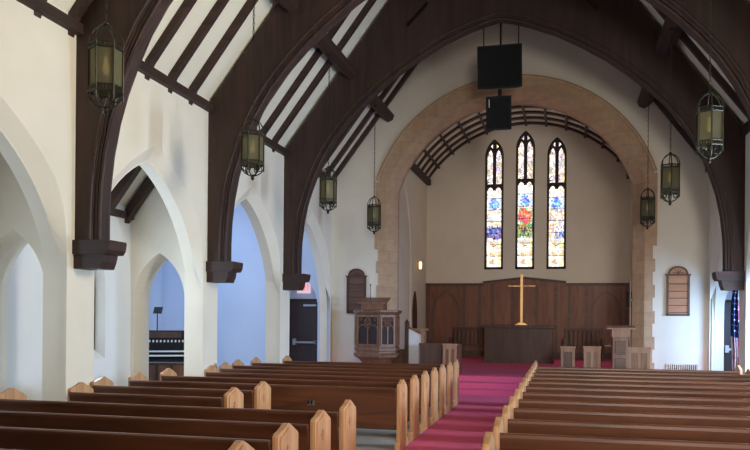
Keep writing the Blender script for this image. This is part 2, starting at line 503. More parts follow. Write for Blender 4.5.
# floor register
t = thing('floor_register', 'grey metal air grille low on the wall under the right hymn board', 'vent', (4.03, EW, 0))
mb = MB(); mb.box(-.35, .35, -.03, 0, .50, .66); obj('frame', mb, M['steel'], t)
mb = MB()
for k in range(14): mb.box(-.32+k*.047, -.30+k*.047, -.036, -.03, .52, .64)
obj('louvres', mb, M['oak_recess'], t)

# ------------------------------------------------------------------ chancel
mb = MB()
wins = [(-1.085, .325, 7.95), (-.02, .325, 8.20), (1.04, .325, 7.93)]
W0 = 3.4
mb.prism([(-CW-.3, 0), (CW+.3, 0), (CW+.3, W0), (-CW-.3, W0)], 'y', CHE, CHE+.5)
pts = [(-CW-.3, W0)]
for c, b, zt in wins:
    a = arch(c, b, zt-.62, .62, 8)[::-1]
    pts += [(c-b, W0)]+a+[(c+b, W0)]
pts += [(CW+.3, W0), (CW+.3, 9.2), (-CW-.3, 9.2)]
mb.prism(pts, 'y', CHE, CHE+.5)
struct('wall_chancel_back', mb, M['plaster'])
for s, nm in ((-1, 'left'), (1, 'right')):
    mb = MB(); mb.box(min(s*CW, s*(CW+.3)), max(s*CW, s*(CW+.3)), EW+.40, CHE+.02, 0, 6.5)
    if s == -1:
        a = arch(22.2, 1.85, 3.6, 2.6)
        mb.tube([(-CW, a[0][0], ZP)]+[(-CW, y, z) for y, z in a]+[(-CW, a[-1][0], ZP)], .05, 6)
    struct('wall_chancel_'+nm, mb, M['plaster'])
V0 = seg_arch(CW, 6.5, 1.9, 48)
V1 = seg_arch(CW+.05, 6.52, 1.94, 48)
V2 = seg_arch(CW+.34, 6.6, 2.2, 48)
mb = MB(); mb.strip(V1, V2, 'y', EW+.40, CHE+.1); struct('ceiling_chancel', mb, M['ceiling'])
t = thing('vault_ribs', 'dark wooden lattice of ribs lining the chancel barrel vault', 'vault ribs', (0, CHE, 0))
k = 0; y = -.1
while y > -6.6:
    mb = MB(); mb.strip(V0, seg_arch(CW+.045, 6.518, 1.937, 48), 'y', y-.095, y+.095); obj('arched_rib', mb, M['timber_x'], t); y -= .7
for s in (-1, 1):
    mb = MB(); mb.beam((s*(CW-.075), -6.8, 6.5), (s*(CW-.075), -.01, 6.5), .14, .2); obj('springing_beam', mb, M['timber_y'], t)
for k in range(1, 12):
    i = k*4; p = seg_arch(CW-.03, 6.47, 1.9, 48)[i]
    mb = MB(); mb.beam((p[0], -6.8, p[1]), (p[0], -.005, p[1]), .07, .05, up=(p[0], 0, p[1]-4.3)); obj('purlin_strip', mb, M['timber_y'], t)

# stained glass windows
def design(wi, u, v):
    """u -1..1 across, v 0..1 up; the colours of the glass itself"""
    v += random.uniform(-.008, .008)+.006*math.sin(u*5); u += random.uniform(-.12, .12)
    white = (1.0,.93,.84); gold = (.95,.70,.34); blue = (.10,.26,.80); red = (.85,.07,.08); green = (.14,.45,.16); dark = (.05,.06,.12); pale = (.80,.84,1.0); rose = (.9,.62,.62)
    if v > .64:
        return random.choice([white, white, gold, pale, rose, (.55,.42,.66)]) if abs(u) < .8 else random.choice([gold, (.55,.6,.5)])
    if v > .555: return random.choice([white, white, white, gold, rose])
    if v > .46:
        d = math.hypot(u, (v-.50)*14)
        if d < .62: return random.choice([blue, blue, (.25,.45,.9), (.5,.7,1.)])
        return random.choice([white, pale, (.6,.75,1.)])
    if v > .33:
        if wi == 1: return random.choice([red, red, (.9,.3,.25)]) if math.hypot(u*1.0, (v-.385)*16) < .85 else random.choice([white, green, rose, gold])
        return random.choice([white, white, pale, gold]) if wi == 0 else random.choice([white, gold, (.7,.45,.4), pale])
    if v > .235:
        if wi == 0: return random.choice([(.16,.14,.5), dark, blue, (.5,.3,.6)])
        if wi == 1: return random.choice([green, (.5,.6,.2), dark, (.5,.25,.1)])
        return random.choice([(.2,.25,.7), blue, (.7,.6,.6), white]) if u > -.2 else random.choice([white, rose, gold])
    s = math.sin(u*6.3)*.5+math.sin(v*95)*.5
    return (1.0,.96,.9) if s > -.15 else gold

def lancet(wi, c, b, zt, idx):
    r = thing('window_%d' % idx, None, None, (c, CHE+.12, 0))
    del r['label'], r['category']; r['kind'] = 'structure'
    bi = b-.055
    # glass, one sheet per light, built of small facets that carry the design
    def sheet(name, inside, x0, x1, z0, z1):
        bm = bmesh.new(); lay = bm.loops.layers.float_color.new('design')
        nx, nz = max(4, int((x1-x0)/.045)), int((z1-z0)/.06)
        for i in range(nx):
            for j in range(nz):
                xa, xb = x0+(x1-x0)*i/nx, x0+(x1-x0)*(i+1)/nx; za, zb = z0+(z1-z0)*j/nz, z0+(z1-z0)*(j+1)/nz
                xm, zm = (xa+xb)/2, (za+zb)/2
                if not inside(xm, zm): continue
                f = bm.faces.new([bm.verts.new(p) for p in ((xa,0,za),(xb,0,za),(xb,0,zb),(xa,0,zb))])
                col = design(wi, xm/bi, (zm-W0)/(zt-W0))
                for l in f.loops: l[lay] = (*col, 1)
        me = bpy.data.meshes.new(name); bm.to_mesh(me); bm.free(); me.materials.append(M['stained'])
        return link(name, me, r)
    zm = W0+(zt-W0)*.635
    R = ((.62**2)+b*b)/(2*b)
    def in_top(x, z):
        ax = abs(x)
        if z < zt-.62: return ax < bi
        return ax < bi and math.hypot(ax-(b-R), z-(zt-.62)) < R-.07
    sheet('glass_sheet', in_top, -bi, bi, zm, zt-.05)
    sheet('glass_sheet', lambda x, z: True, -bi, bi, W0+.07, zm)
    # frame and tracery
    mb = MB()
    a = arch(0, b, zt-.62, .62, 8); ai = arch(0, b-.075, zt-.62, .53, 8)
    mb.strip([(ai[0][0], W0)]+ai+[(ai[-1][0], W0)], [(a[0][0], W0)]+a+[(a[-1][0], W0)], 'y', -.09, .05)
    mb.box(-b, b, -.09, .05, W0-.01, W0+.09)
    obj('window_frame', mb, M['lead'], r)
    mb = MB()
    mb.box(-.06, .06, -.06, .04, zm, zt-.1)
    mb.box(-bi, bi, -.05, .03, zm+.02, zm+.1)
    for s in (-1, 1):
        cc = s*(b-.07)/2+s*.01
        aa = arch(cc, .115, zt-.55, .25, 6)
        mb.tube([(x, -.02, z) for x, z in aa], .045, 6)
        low = arch(cc, .13, zm-.12, .16, 6)
        mb.tube([(x, -.02, z) for x, z in low], .05, 6)
    obj('tracery', mb, M['lead'], r)
    mb = MB()
    for k in range(1, 7):
        z = W0+.07+(zm-W0-.07)*k/7; mb.box(-bi, bi, -.012, -.002, z-.008, z+.008)
    obj('saddle_bars', mb, M['lead'], r)
for i, (c, b, zt) in enumerate(wins): lancet(i, c, b, zt, i+1)

# reredos panelling
t = thing('panelling', 'brown oak panelling with raised centre below the stained glass windows', 'panelling', (0, CHE-.005, 0))
top = [(-3.45, 2.88), (-1.42, 2.88), (-1.42, 2.95), (-.02, 3.10), (1.38, 2.95), (1.38, 2.88), (3.45, 2.88)]
mb = MB(); mb.prism([(-3.45, ZP)]+top+[(3.45, ZP)], 'y', -.05, 0); obj('board_face', mb, M['oak_red'], t)
mb = MB()
def cap(p, q): mb.beam((p[0], -.06, p[1]), (q[0], -.06, q[1]), .13, .07)
for p, q in zip(top, top[1:]):
    if abs(p[0]-q[0]) > .01: cap(p, q)
obj('cap_rail', mb, M['oak_dark'], t)
for x in (-3.38, -2.1, -1.55, -1.1, 1.05, 1.5, 2.05, 3.36, -.42, .42):
    h = 2.84 if abs(x) > 1.42 else 2.9
    mb = MB(); mb.box(x-.045, x+.045, -.085, -.045, ZP, h); obj('stile', mb, M['board_dark'], t)
for x in (-2.75, 2.7):
    mb = MB(); a = arch(x, .5, 1.9, .75, 10); ai = arch(x, .44, 1.9, .68, 10)
    mb.strip([(ai[0][0], ZP)]+ai+[(ai[-1][0], ZP)], [(a[0][0], ZP)]+a+[(a[-1][0], ZP)], 'y', -.09, -.04); obj('blind_arch', mb, M['board_dark'], t)
mb = MB(); mb.box(-3.45, 3.45, -.09, -.04, ZP, ZP+.2); obj('plinth', mb, M['oak_dark'], t)

# pointed vestry door in the left chancel wall
d = thing('door_1', None, None, (-CW+.005, 24.78, 0)); del d['label'], d['category']; d['kind'] = 'structure'
mb = MB(); a = arch(0, .35, 1.85, .72, 8); mb.prism([(a[0][0], ZP)]+a+[(a[-1][0], ZP)], 'x', 0, .03); obj('door_leaf', mb, M['oak_dark'], d)

# altar
t = thing('altar', 'dark carved wooden altar standing before the panelling', 'altar', (-.01, 23.3, ZP))
mb = MB(); mb.box(-1.0, 1.0, 0, .75, .1, 1.05); obj('body', mb, M['oak_dark'], t)
mb = MB(); mb.box(-1.08, 1.08, -.06, .8, 1.05, 1.14); obj('top_slab', mb, M['oak_dark'], t, bevel=.015)
mb = MB(); mb.box(-1.05, 1.05, -.04, .78, 0, .1); obj('plinth', mb, M['oak_dark'], t)
for k in range(4):
    c = -.75+.5*k
    mb = MB(); a = arch(c, .21, .55, .34, 8); ai = arch(c, .175, .55, .29, 8)
    mb.strip([(ai[0][0], .12)]+ai+[(ai[-1][0], .12)], [(a[0][0], .12)]+a+[(a[-1][0], .12)], 'y', -.02, .01); obj('arched_panel', mb, M['oak_dark'], t)
# cross
t = thing('altar_cross', 'tall slender brass cross standing on the altar', 'cross', (.07, 23.55, ZP+1.14))
mb = MB(); mb.box(-.17, .17, -.12, .12, 0, .03); mb.box(-.11, .11, -.08, .08, .03, .07); obj('base', mb, M['brass'], t)
mb = MB(); mb.box(-.04, .04, -.02, .02, .07, 1.54); obj('upright', mb, M['brass'], t, bevel=.006)
mb = MB(); mb.box(-.40, .40, -.012, .012, 1.165, 1.187); obj('crossbar', mb, M['brass'], t)

# clergy benches either side of the altar
for x, l in ((-1.75, 'dark clergy bench left of the altar against the panelling'), (1.95, 'dark clergy bench right of the altar against the panelling')):
    t = thing('clergy_bench', l, 'bench', (x, 25.6, ZP), group='benches beside the altar')
    mb = MB(); mb.box(-.6, .6, 0, .45, .42, .46); obj('seat', mb, M['oak_dark'], t)
    mb = MB(); mb.box(-.6, .6, .4, .45, .95, 1.03)
    for k in range(9): mb.box(-.57+k*.14, -.53+k*.14, .41, .44, .46, .95)
    obj('backrest', mb, M['oak_dark'], t)
    for s in (-1, 1):
        mb = MB(); mb.box(s*.6-.035, s*.6+.035, 0, .45, 0, .7); obj('end_panel', mb, M['oak_dark'], t)
mb = MB(); mb.box(-.07, .07, -.14, -.0, 0, .26)
t = thing('wall_bright_spot', 'small glowing bright spot on the left chancel wall', 'wall light', (-CW, 25.35, 3.3))  # glowing piece added for a small bright spot on the wall
mb = MB(); mb.box(0, .05, -.06, .06, 0, .3); obj('backplate', mb, M['brass'], t)
mb = MB(); mb.lathe([(.02,.02),(.05,.06),(.05,.24),(.02,.28)], (.09, 0), 10); obj('glow_body', mb, emit('wall_spot_glow', (255,226,170), 2.2), t)

# ------------------------------------------------------------------ side aisles
def aisle(side):
    s = -1 if side == 'left' else 1
    X = lambda v: s*v
    ox = 6.05
    ymax = 12.3 if side == 'left' else EW+.4
    # outer wall with lancet windows
    mb = MB()
    z0 = .98
    mb.prism([(REAR, 0), (ymax, 0), (ymax, z0), (REAR, z0)], 'x', X(ox), X(ox+.45))
    pts = [(REAR, z0)]
    wcs = [c for c in (-.37, 3.28, 6.93, 10.58, 14.23, 17.88) if c < ymax-1]
    for c in wcs:
        a = arch(c, .68, 2.1, 1.0, 8)[::-1]; pts += [(c-.68, z0)]+a+[(c+.68, z0)]
    pts += [(ymax, z0), (ymax, 5.6), (REAR, 5.6)]
    mb.prism(pts, 'x', X(ox), X(ox+.45))
    struct('wall_outer_'+side, mb, M['aisle_plaster'])
    # sloping sills + panes
    for i, c in enumerate(wcs):
        w = thing('window_%d' % ((4 if s < 0 else 10)+i), None, None, (X(ox+.22), c, 0)); del w['label'], w['category']; w['kind'] = 'structure'
        a = arch(0, .68, 2.1, 1.0, 8)
        mb = MB(); mb.prism([(a[0][0], z0)]+a+[(a[-1][0], z0)], 'x', -.01, .01); obj('glass', mb, M['daylight'], w)
        mb = MB(); a2 = arch(0, .61, 2.1, .9, 8)
        mb.strip([(a2[0][0], z0)]+a2+[(a2[-1][0], z0)], [(a[0][0], z0)]+a+[(a[-1][0], z0)], 'x', -.06, .03)
        mb.box(-.02, .02, -.03, .03, z0, 3.0); obj('window_frame', mb, M['lead'], w)
        mb = MB(); mb.prism([(0, z0+.16), (s*-.218, z0+.005), (s*-.218, z0-.02), (0, z0-.02)], 'y', -.68, .68)
        obj('sloping_sill', mb, M['aisle_plaster'], w)
    # lean-to ceiling
    mb = MB(); mb.prism([(X(ox+.1), 3.46), (X(4.93), 5.06), (X(4.93), 5.28), (X(ox+.1), 3.7)], 'y', REAR, ymax)
    struct('ceiling_aisle_'+side, mb, M['ceiling'])
    # cross walls with small arches
    for k, y in enumerate([TY[0], TY[1], TY[2]] + ([TY[3], EW] if s > 0 else [])):
        c, b = (-5.5 if s < 0 else (5.43 if k == 4 else 5.5)), .49
        a = [(x, z) for x, z in arch(c, b, 1.95, .83, 10)]
        pts = [(c+b, 0)]+a+[(c-b, 0), (c-.75, 0), (c-.75, 5.4), (c+.75, 5.4), (c+.75, 0)]
        mb = MB(); mb.prism(pts, 'y', y, y+.52); struct('wall_cross_%s_%d' % (side, k+1), mb, M['plaster'])
    return
aisle('left'); aisle('right')
# aisle rafters (seen through the second arch)
for k, y in enumerate((10.60, 11.24, 11.88)):
    mb = MB(); mb.prism([(-6.055, 3.28), (-5.0, 4.67), (-5.0, 4.92), (-6.055, 3.51)], 'y', -.07, .07)
    tag(obj('aisle_rafter', mb, M['timber_x'], loc=(0, y, 0)), 'dark rafter of the left aisle, %s behind the second arch' % ['nearest', 'middle', 'farthest'][k], 'rafter', 'rafters of the left side aisle')
mb = MB(); mb.box(-6.06, -5.99, REAR, 12.0, 3.36, 3.48); struct('trim_5', mb, M['timber_y'])

# side room beyond the left aisle
mb = MB(); a = arch(-5.5, .49, 1.95, .83, 10)
pts = [(-5.01, 0)]+a+[(-5.99, 0), (-9.9, 0), (-9.9, 5.6), (-HW-.06, 5.6), (-HW-.06, 0)]
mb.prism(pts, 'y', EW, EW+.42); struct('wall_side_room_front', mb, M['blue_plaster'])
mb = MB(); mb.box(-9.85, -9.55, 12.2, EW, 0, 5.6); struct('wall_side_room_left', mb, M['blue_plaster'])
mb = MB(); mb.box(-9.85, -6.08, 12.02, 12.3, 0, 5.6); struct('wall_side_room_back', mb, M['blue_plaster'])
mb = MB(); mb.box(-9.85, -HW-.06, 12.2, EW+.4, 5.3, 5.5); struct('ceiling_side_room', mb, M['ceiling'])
# exit doors
def exit_door(i, x0, x1):
    d = thing('door_%d' % i, None, None, ((x0+x1)/2, EW+.44, 0)); del d['label'], d['category']; d['kind'] = 'structure'
    w = abs(x1-x0)/2
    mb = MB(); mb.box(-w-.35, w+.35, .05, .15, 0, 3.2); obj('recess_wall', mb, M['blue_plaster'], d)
    mb = MB(); mb.box(-w, w, 0, .05, 0, 2.12); obj('door_leaf', mb, M['door'], d)
    mb = MB(); mb.box(-w-.06, -w, -.01, .06, 0, 2.18); mb.box(w, w+.06, -.01, .06, 0, 2.18); mb.box(-w-.06, w+.06, -.01, .06, 2.12, 2.18); obj('door_frame', mb, M['oak_recess'], d)
    mb = MB(); mb.box(-w+.1, w-.02, -.09, -.05, .98, 1.03); mb.box(-w+.08, -w+.16, -.1, 0, .93, 1.1); mb.box(w-.08, w-.02, -.09, 0, .96, 1.05); obj('push_bar', mb, M['steel'], d)
    mb = MB(); mb.box(-.02, w-.05, -.06, 0, 1.98, 2.03); obj('door_closer', mb, M['steel'], d)
exit_door(2, -5.91, -5.13); exit_door(3, 4.96, 5.74)
# exit sign
t = thing('exit_sign', 'red and white lit exit sign above the far left door', 'exit sign', (-5.53, EW+.36, 2.33))
mb = MB(); mb.box(-.19, .19, 0, .06, 0, .30); obj('sign_box', mb, M['exit_white'], t)
def letters(parent):
    mb = MB()
    def st(x, z, p, q): mb.beam((x+p[0]*.055, -.006, z+p[1]*.15), (x+q[0]*.055, -.006, z+q[1]*.15), .012, .02, up=(0,1,0))
    G = {'E': [((0,0),(0,1)),((0,1),(1,1)),((0,.5),(.8,.5)),((0,0),(1,0))], 'X': [((0,0),(1,1)),((0,1),(1,0))], 'I': [((.5,0),(.5,1))], 'T': [((.5,0),(.5,1)),((0,1),(1,1))]}
    for k, ch in enumerate('EXIT'):
        for p, q in G[ch]: st(-.155+k*.083, .075, p, q)
    obj('lettering', mb, M['exit_red'], parent)
letters(t)

# ------------------------------------------------------------------ pews
_cache = {}
def pew_mesh(kind, L):
    key = (kind, round(L, 3))
    if key in _cache: return _cache[key]
    mb = MB()
    if kind == 'back':
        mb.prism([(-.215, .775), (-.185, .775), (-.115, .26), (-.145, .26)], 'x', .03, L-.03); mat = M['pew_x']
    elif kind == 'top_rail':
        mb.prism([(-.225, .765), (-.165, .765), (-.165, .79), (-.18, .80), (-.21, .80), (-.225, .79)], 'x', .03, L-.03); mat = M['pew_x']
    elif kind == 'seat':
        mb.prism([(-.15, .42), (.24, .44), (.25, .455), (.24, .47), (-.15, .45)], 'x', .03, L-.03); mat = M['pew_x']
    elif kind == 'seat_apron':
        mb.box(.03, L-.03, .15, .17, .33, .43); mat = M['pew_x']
    me = mb.mesh('pew_'+kind, mat); _cache[key] = me
    return me
PROF = [(-.17,.0),(.275,.0),(.275,.785),(.255,.805),(.13,.865),(.065,.893),(.03,.893),(-.03,.868),(-.09,.85),(-.15,.838),(-.17,.818)]
def end_mesh(side):
    """end panel, show face towards side (+1 / -1)"""
    if ('end', side) in _cache: return _cache[('end', side)]
    mb = MB()
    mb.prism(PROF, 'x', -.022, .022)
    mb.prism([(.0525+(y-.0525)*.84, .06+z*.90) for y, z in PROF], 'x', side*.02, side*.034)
    mb.prism([(-.21,0),(.285,0),(.285,.09),(.265,.12),(-.19,.12),(-.21,.09)], 'x', -.036, .036)
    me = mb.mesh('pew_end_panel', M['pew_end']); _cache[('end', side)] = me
    mb = MB()
    for a in range(3):
        q = [(.018*math.cos(2*PI*k/10)+.02*math.cos(PI/2+2*PI*a/3), .018*math.sin(2*PI*k/10)+.70+.02*math.sin(PI/2+2*PI*a/3)) for k in range(10)]
        mb.prism(q, 'x', side*.032, side*.042)
    mb.prism([(-.005,.64),(.005,.64),(.005,.69),(-.005,.69)], 'x', side*.032, side*.04)
    _cache[('carve', side)] = mb.mesh('carving', M['board'])
    return me
def make_pew(y, x0, x1, label, group):
    t = thing('pew', label, 'pew', (x0, y, 0), group=group)
    L = x1-x0
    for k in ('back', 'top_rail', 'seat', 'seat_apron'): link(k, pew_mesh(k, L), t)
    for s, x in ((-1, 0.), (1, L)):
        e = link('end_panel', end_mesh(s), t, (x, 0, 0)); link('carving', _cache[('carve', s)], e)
    return t
NW = ['front', 'second', 'third', 'fourth', 'fifth', 'sixth', 'seventh', 'eighth', 'ninth', 'tenth', 'eleventh', 'twelfth', 'thirteenth']
ROWS = [(i, 5.43+.86*i) for i in range(-1, 12)]
lx = {3: -4.28, 7: -4.25, 8: -4.40, 11: -4.22}
for i, y in ROWS:
    x0 = lx.get(i, -4.55); x1 = -2.31 if i in (3, 4) else -.725
    n = NW[11-i]
    lab = 'long dark oak pew left of the aisle, %s row from the chancel steps' % n
    if i == 3: lab = 'short oak pew left of the aisle, nearer of the two cut-short pews'
    if i == 4: lab = 'short oak pew left of the aisle, farther of the two cut-short pews'
    if i == 11: lab = 'front pew left of the aisle, just before the pulpit'
    make_pew(y, x0, x1, lab, 'pews left of the aisle')
for i, y in ROWS:
    n = NW[11-i]
    lab = 'long reddish oak pew right of the aisle, %s row from the chancel steps' % n
    if i == 11: lab = 'front pew right of the aisle, just before the lectern'
    t = make_pew(y, .80, 4.36, lab, 'pews right of the aisle')
# small metal card holder on the back of the long pew
t = thing('cup_holder', 'small metal cup holder on the back of the long pew beyond the short pews', 'cup holder', (-1.88, 9.72-.225, .56))
mb = MB()
for s in (-1, 1): mb.lathe([(.015, 0), (.017, .05), (.019, .052)], (s*.022, -.02), 10)
obj('cups', mb, M['iron'], t, smooth=True)
mb = MB(); mb.box(-.045, .045, -.004, .03, -.01, .05); obj('mount', mb, M['steel'], t)

# ------------------------------------------------------------------ lanterns
def lantern_meshes():
    out = {}
    R = .16; H0, H1 = .22, .64
    hexp = lambda r, z, k: (r*math.cos(PI/6+PI/3*k), r*math.sin(PI/6+PI/3*k), z)
    mb = MB()
    for k in range(6):
        mb.tube([hexp(R, H0-.06, k), hexp(R, H0+.02, k), hexp(R, H1+.06, k)], .0105, 6)
        mb.tube([hexp(R, H1+.06, k), hexp(R, H1+.085, k)], [.016, .004], 6)
        mb.tube([hexp(R, H0-.06, k), hexp(R, H0-.09, k)], [.014, .004], 6)
        for z, w in ((H0, .012), (H0+.055, .009), (H1, .012), (H1+.05, .009)):
            mb.tube([hexp(R, z, k), hexp(R, z, k+1)], w, 6)
        # pierced band
        for z0 in (H0+.005, H1+.003):
            for j in range(5):
                f = (j+.5)/5; a = Vector(hexp(R, 0, k)); b = Vector(hexp(R, 0, k+1)); p = a.lerp(b, f)
                mb.tube([(p.x, p.y, z0), (p.x, p.y, z0+.045)], .009, 5)
    out['cage'] = (mb.mesh('cage', M['iron']))
    mb = MB()
    for k in range(6):
        # hoops meeting at the top ring, and scrolls below meeting at the finial
        a0 = PI/6+PI/3*k
        pts = [(R*math.cos(t)*math.cos(a0), R*math.cos(t)*math.sin(a0), H1+.05+.19*math.sin(t)) for t in [PI/2*j/8 for j in range(9)]]
        mb.tube(pts, .009, 6)
    mb.lathe([(.012, H1+.235), (.03, H1+.245), (.03, H1+.26), (.01, H1+.28)], seg=8)
    out['crown'] = mb.mesh('crown', M['iron'])
    mb = MB()
    for k in range(6):
        a0 = PI/6+PI/3*k
        pts = [(R*math.cos(t)*math.cos(a0), R*math.cos(t)*math.sin(a0), H0-.01-.14*math.sin(t)) for t in [PI/2*j/8 for j in range(9)]]
        mb.tube(pts, .009, 6)
        pts = [(.1*math.cos(a0)+.035*math.cos(t)*math.cos(a0), .1*math.sin(a0)+.035*math.cos(t)*math.sin(a0), H0-.05+.035*math.sin(t)) for t in [2*PI*j/10 for j in range(10)]]
        mb.tube(pts, .007, 5, closed=True)
    mb.lathe([(.01, H0-.13), (.035, H0-.15), (.02, H0-.175), (.03, H0-.19), (.004, H0-.22)], seg=8)
    out['finial'] = mb.mesh('finial', M['iron'])
    mb = MB()
    a, b = Vector(hexp(R-.012, 0, 0)), Vector(hexp(R-.012, 0, 1))
    nrm = Vector((-(b-a).y, (b-a).x, 0)).normalized()*.003
    mb.hexa([a-nrm+Vector((0,0,H0)), b-nrm+Vector((0,0,H0)), b+nrm+Vector((0,0,H0)), a+nrm+Vector((0,0,H0)), a-nrm+Vector((0,0,H1)), b-nrm+Vector((0,0,H1)), b+nrm+Vector((0,0,H1)), a+nrm+Vector((0,0,H1))])
    out['glass_pane'] = mb.mesh('glass_pane', M['glass'])
    mb = MB(); mb.lathe([(.012, .40), (.03, .43), (.036, .46), (.026, .50), (.014, .53), (.014, .58)], seg=10)
    out['bulb'] = mb.mesh('bulb', M['bulb'], True)
    return out
LM = lantern_meshes()
def lantern(x, y, label, ztop=6.665):
    z = 3.65
    t = thing('pendant_lantern', label, 'lantern', (x, y, z), group='hexagonal hanging lanterns')
    for k in ('cage', 'crown', 'finial', 'bulb'): link(k, LM[k], t)
    for k in range(6):
        o = link('glass_pane', LM['glass_pane'], t); o.rotation_euler = (0, 0, PI/3*k)
    L = ztop-z; z0 = .93; mb = MB()
    n = int((L-z0)/.055)
    for k in range(n):
        zc = z0+(L-z0)*(k+.5)/n; h = (L-z0)/n*.62
        pts = [((.013*math.cos(a) if k % 2 else 0), (0 if k % 2 else .013*math.cos(a)), zc+h*math.sin(a)) for a in [2*PI*j/6 for j in range(6)]]
        mb.tube(pts, .0055, 4, closed=True)
    obj('chain', mb, M['iron'], t)
    mb = MB(); mb.lathe([(.05, L-.02), (.05, L), (.02, L+.03)], seg=8); obj('ceiling_hook', mb, M['iron'], t)
ly = [6.66, 10.31, 13.96, 17.6]
ll = ['hexagonal metal lantern at far left, in front of the nearest truss', 'hexagonal metal lantern hanging in front of the middle left truss leg', 'hexagonal metal lantern hanging by the left leg of the farthest truss', 'smallest left lantern, hanging before the chancel wall left of the stone arch']
for y, l in zip(ly, ll): lantern(-3.06, y, l)
rl = [None, 'largest right lantern, hanging high in front of the dark truss at top right', 'middle right lantern, hanging before the plaster wall by the farthest truss', 'smallest right lantern, hanging in front of the stone arch jamb']
for y, l in list(zip(ly, rl))[1:]: lantern(3.06, y, l)

# ------------------------------------------------------------------ loudspeakers over the nave
t = thing('loudspeaker', 'large black loudspeaker box hanging on cables before the chancel arch', 'loudspeaker', (-.03, 16.45, 6.58))
mb = MB(); mb.prism([(-.465, -.22), (.465, -.25), (.36, .35), (-.36, .35)], 'z', 0, .86); obj('cabinet', mb, M['black'], t, bevel=.02).rotation_euler = (.26, 0, 0)
mb = MB(); mb.box(-.42, .42, -.265, -.21, .04, .82); obj('front_grille', mb, M['grille'], t).rotation_euler = (.26, 0, 0)
for x in (-.36, .37):
    mb = MB(); mb.tube([(x, -.08, .80), (x, -.08, 3.8)], .012, 6); obj('cable', mb, M['black'], t)
mb = MB(); mb.tube([(0, -.1, .78), (0, -.1, 4.0)], .022, 8); obj('suspension_rod', mb, M['black'], t)
t = thing('loudspeaker', 'smaller black loudspeaker slung below the large one', 'loudspeaker', (-.04, 16.38, 5.68))
mb = MB(); mb.prism([(-.265, -.2), (.265, -.2), (.2, .22), (-.2, .22)], 'z', 0, .68); obj('cabinet', mb, M['black'], t, bevel=.015).rotation_euler = (.22, 0, 0)
mb = MB(); mb.box(-.23, .23, -.215, -.2, .04, .64); obj('front_grille', mb, M['grille'], t).rotation_euler = (.22, 0, 0)
mb = MB(); mb.box(-.20, -.185, -.225, -.215, .46, .62); obj('badge', mb, M['steel'], t).rotation_euler = (.22, 0, 0)
mb = MB(); mb.tube([(0, -.02, .62), (0, -.02, .85)], .04, 8); obj('mounting_bracket', mb, M['black'], t)

# ------------------------------------------------------------------ pulpit
PX, PY = -3.23, 18.62
t = thing('pulpit', 'carved octagonal wooden pulpit with gothic tracery panels', 'pulpit', (PX, PY, ZP))
FP = [(-.58, .12), (-.44, -.24), (.20, -.50), (.54, -.24), (.52, .28), (.05, .50), (-.45, .42)]
def foot(f): return [(x*f, y*f) for x, y in FP]
def stack(mb, levels):
    rings = [[mb.bm.verts.new((x, y, z)) for x, y in foot(f)] for f, z in levels]; fs = []; n = len(FP)
    for A, B in zip(rings, rings[1:]):
        for k in range(n): fs.append(mb.bm.faces.new((A[k], A[(k+1) % n], B[(k+1) % n], B[k])))
    fs += [mb.bm.faces.new(rings[0][::-1]), mb.bm.faces.new(rings[-1])]
    bmesh.ops.recalc_face_normals(mb.bm, faces=fs)
mb = MB(); stack(mb, [(.98, .40), (.98, 1.42)]); obj('body', mb, M['oak'], t)
mb = MB(); stack(mb, [(.45, 0), (.45, .12), (.66, .2), (.84, .30), (1.05, .36), (1.07, .42), (.98, .46)]); obj('tapered_base', mb, M['oak'], t)
mb = MB(); stack(mb, [(.98, 1.40), (1.05, 1.43), (1.12, 1.47), (1.12, 1.51), (.98, 1.52)]); obj('rim', mb, M['oak'], t)
mb = MB(); stack(mb, [(.99, .5), (1.03, .52), (1.03, .58), (.99, .6)]); obj('lower_band', mb, M['oak'], t)
for k in range(4):
    a, b = Vector(foot(.98)[k]), Vector(foot(.98)[k+1])
    mid = (a+b)/2; d = (b-a).normalized(); hw = (b-a).length/2
    ang = math.atan2(-d.x, d.y)
    if math.cos(ang)*mid.x+math.sin(ang)*mid.y < 0: ang += PI
    def place(o): o.location = (mid.x, mid.y, 0); o.rotation_euler = (0, 0, ang); return o
    w = hw-.04
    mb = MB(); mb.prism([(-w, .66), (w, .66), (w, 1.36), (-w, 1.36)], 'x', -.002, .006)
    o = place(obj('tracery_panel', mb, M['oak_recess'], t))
    mb = MB()
    mb.prism([(-w-.02, .64), (w+.02, .64), (w+.02, .68), (-w-.02, .68)], 'x', 0, .03)
    mb.prism([(-w-.02, 1.34), (w+.02, 1.34), (w+.02, 1.38), (-w-.02, 1.38)], 'x', 0, .03)
    for yy in (-w, 0, w): mb.prism([(yy-.016, .66), (yy+.016, .66), (yy+.016, 1.12 if yy == 0 else 1.36), (yy-.016, 1.12 if yy == 0 else 1.36)], 'x', 0, .03)
    for cy in (-w/2, w/2): mb.tube([(.015, y, z) for y, z in arch(cy, w/2-.01, 1.02, .13, 5)], .014, 5)
    rr = min(.085, w*.45)
    mb.tube([(.015, rr*math.cos(a), 1.235+rr*math.sin(a)) for a in [2*PI*j/14 for j in range(14)]], .016, 5, closed=True)
    for sgn in (-1, 1): mb.tube([(.015, sgn*w*.72+.03*math.cos(a), 1.29+.03*math.sin(a)) for a in [2*PI*j/8 for j in range(8)]], .011, 5, closed=True)
    for q in range(4): mb.tube([(.015, 0, 1.235), (.015, rr*math.cos(PI/4+q*PI/2), 1.235+rr*math.sin(PI/4+q*PI/2))], .011, 5)
    obj('tracery', mb, M['oak'], o)
mb = MB(); mb.box(-.26, .30, -.5, -.12, 1.52, 1.68); obj('book_rest', mb, M['oak'], t)
mb = MB(); mb.prism([(-.56, 1.66), (-.05, 1.80), (-.05, 1.83), (-.56, 1.70)], 'x', -.33, .37); obj('reading_slope', mb, M['oak'], t)
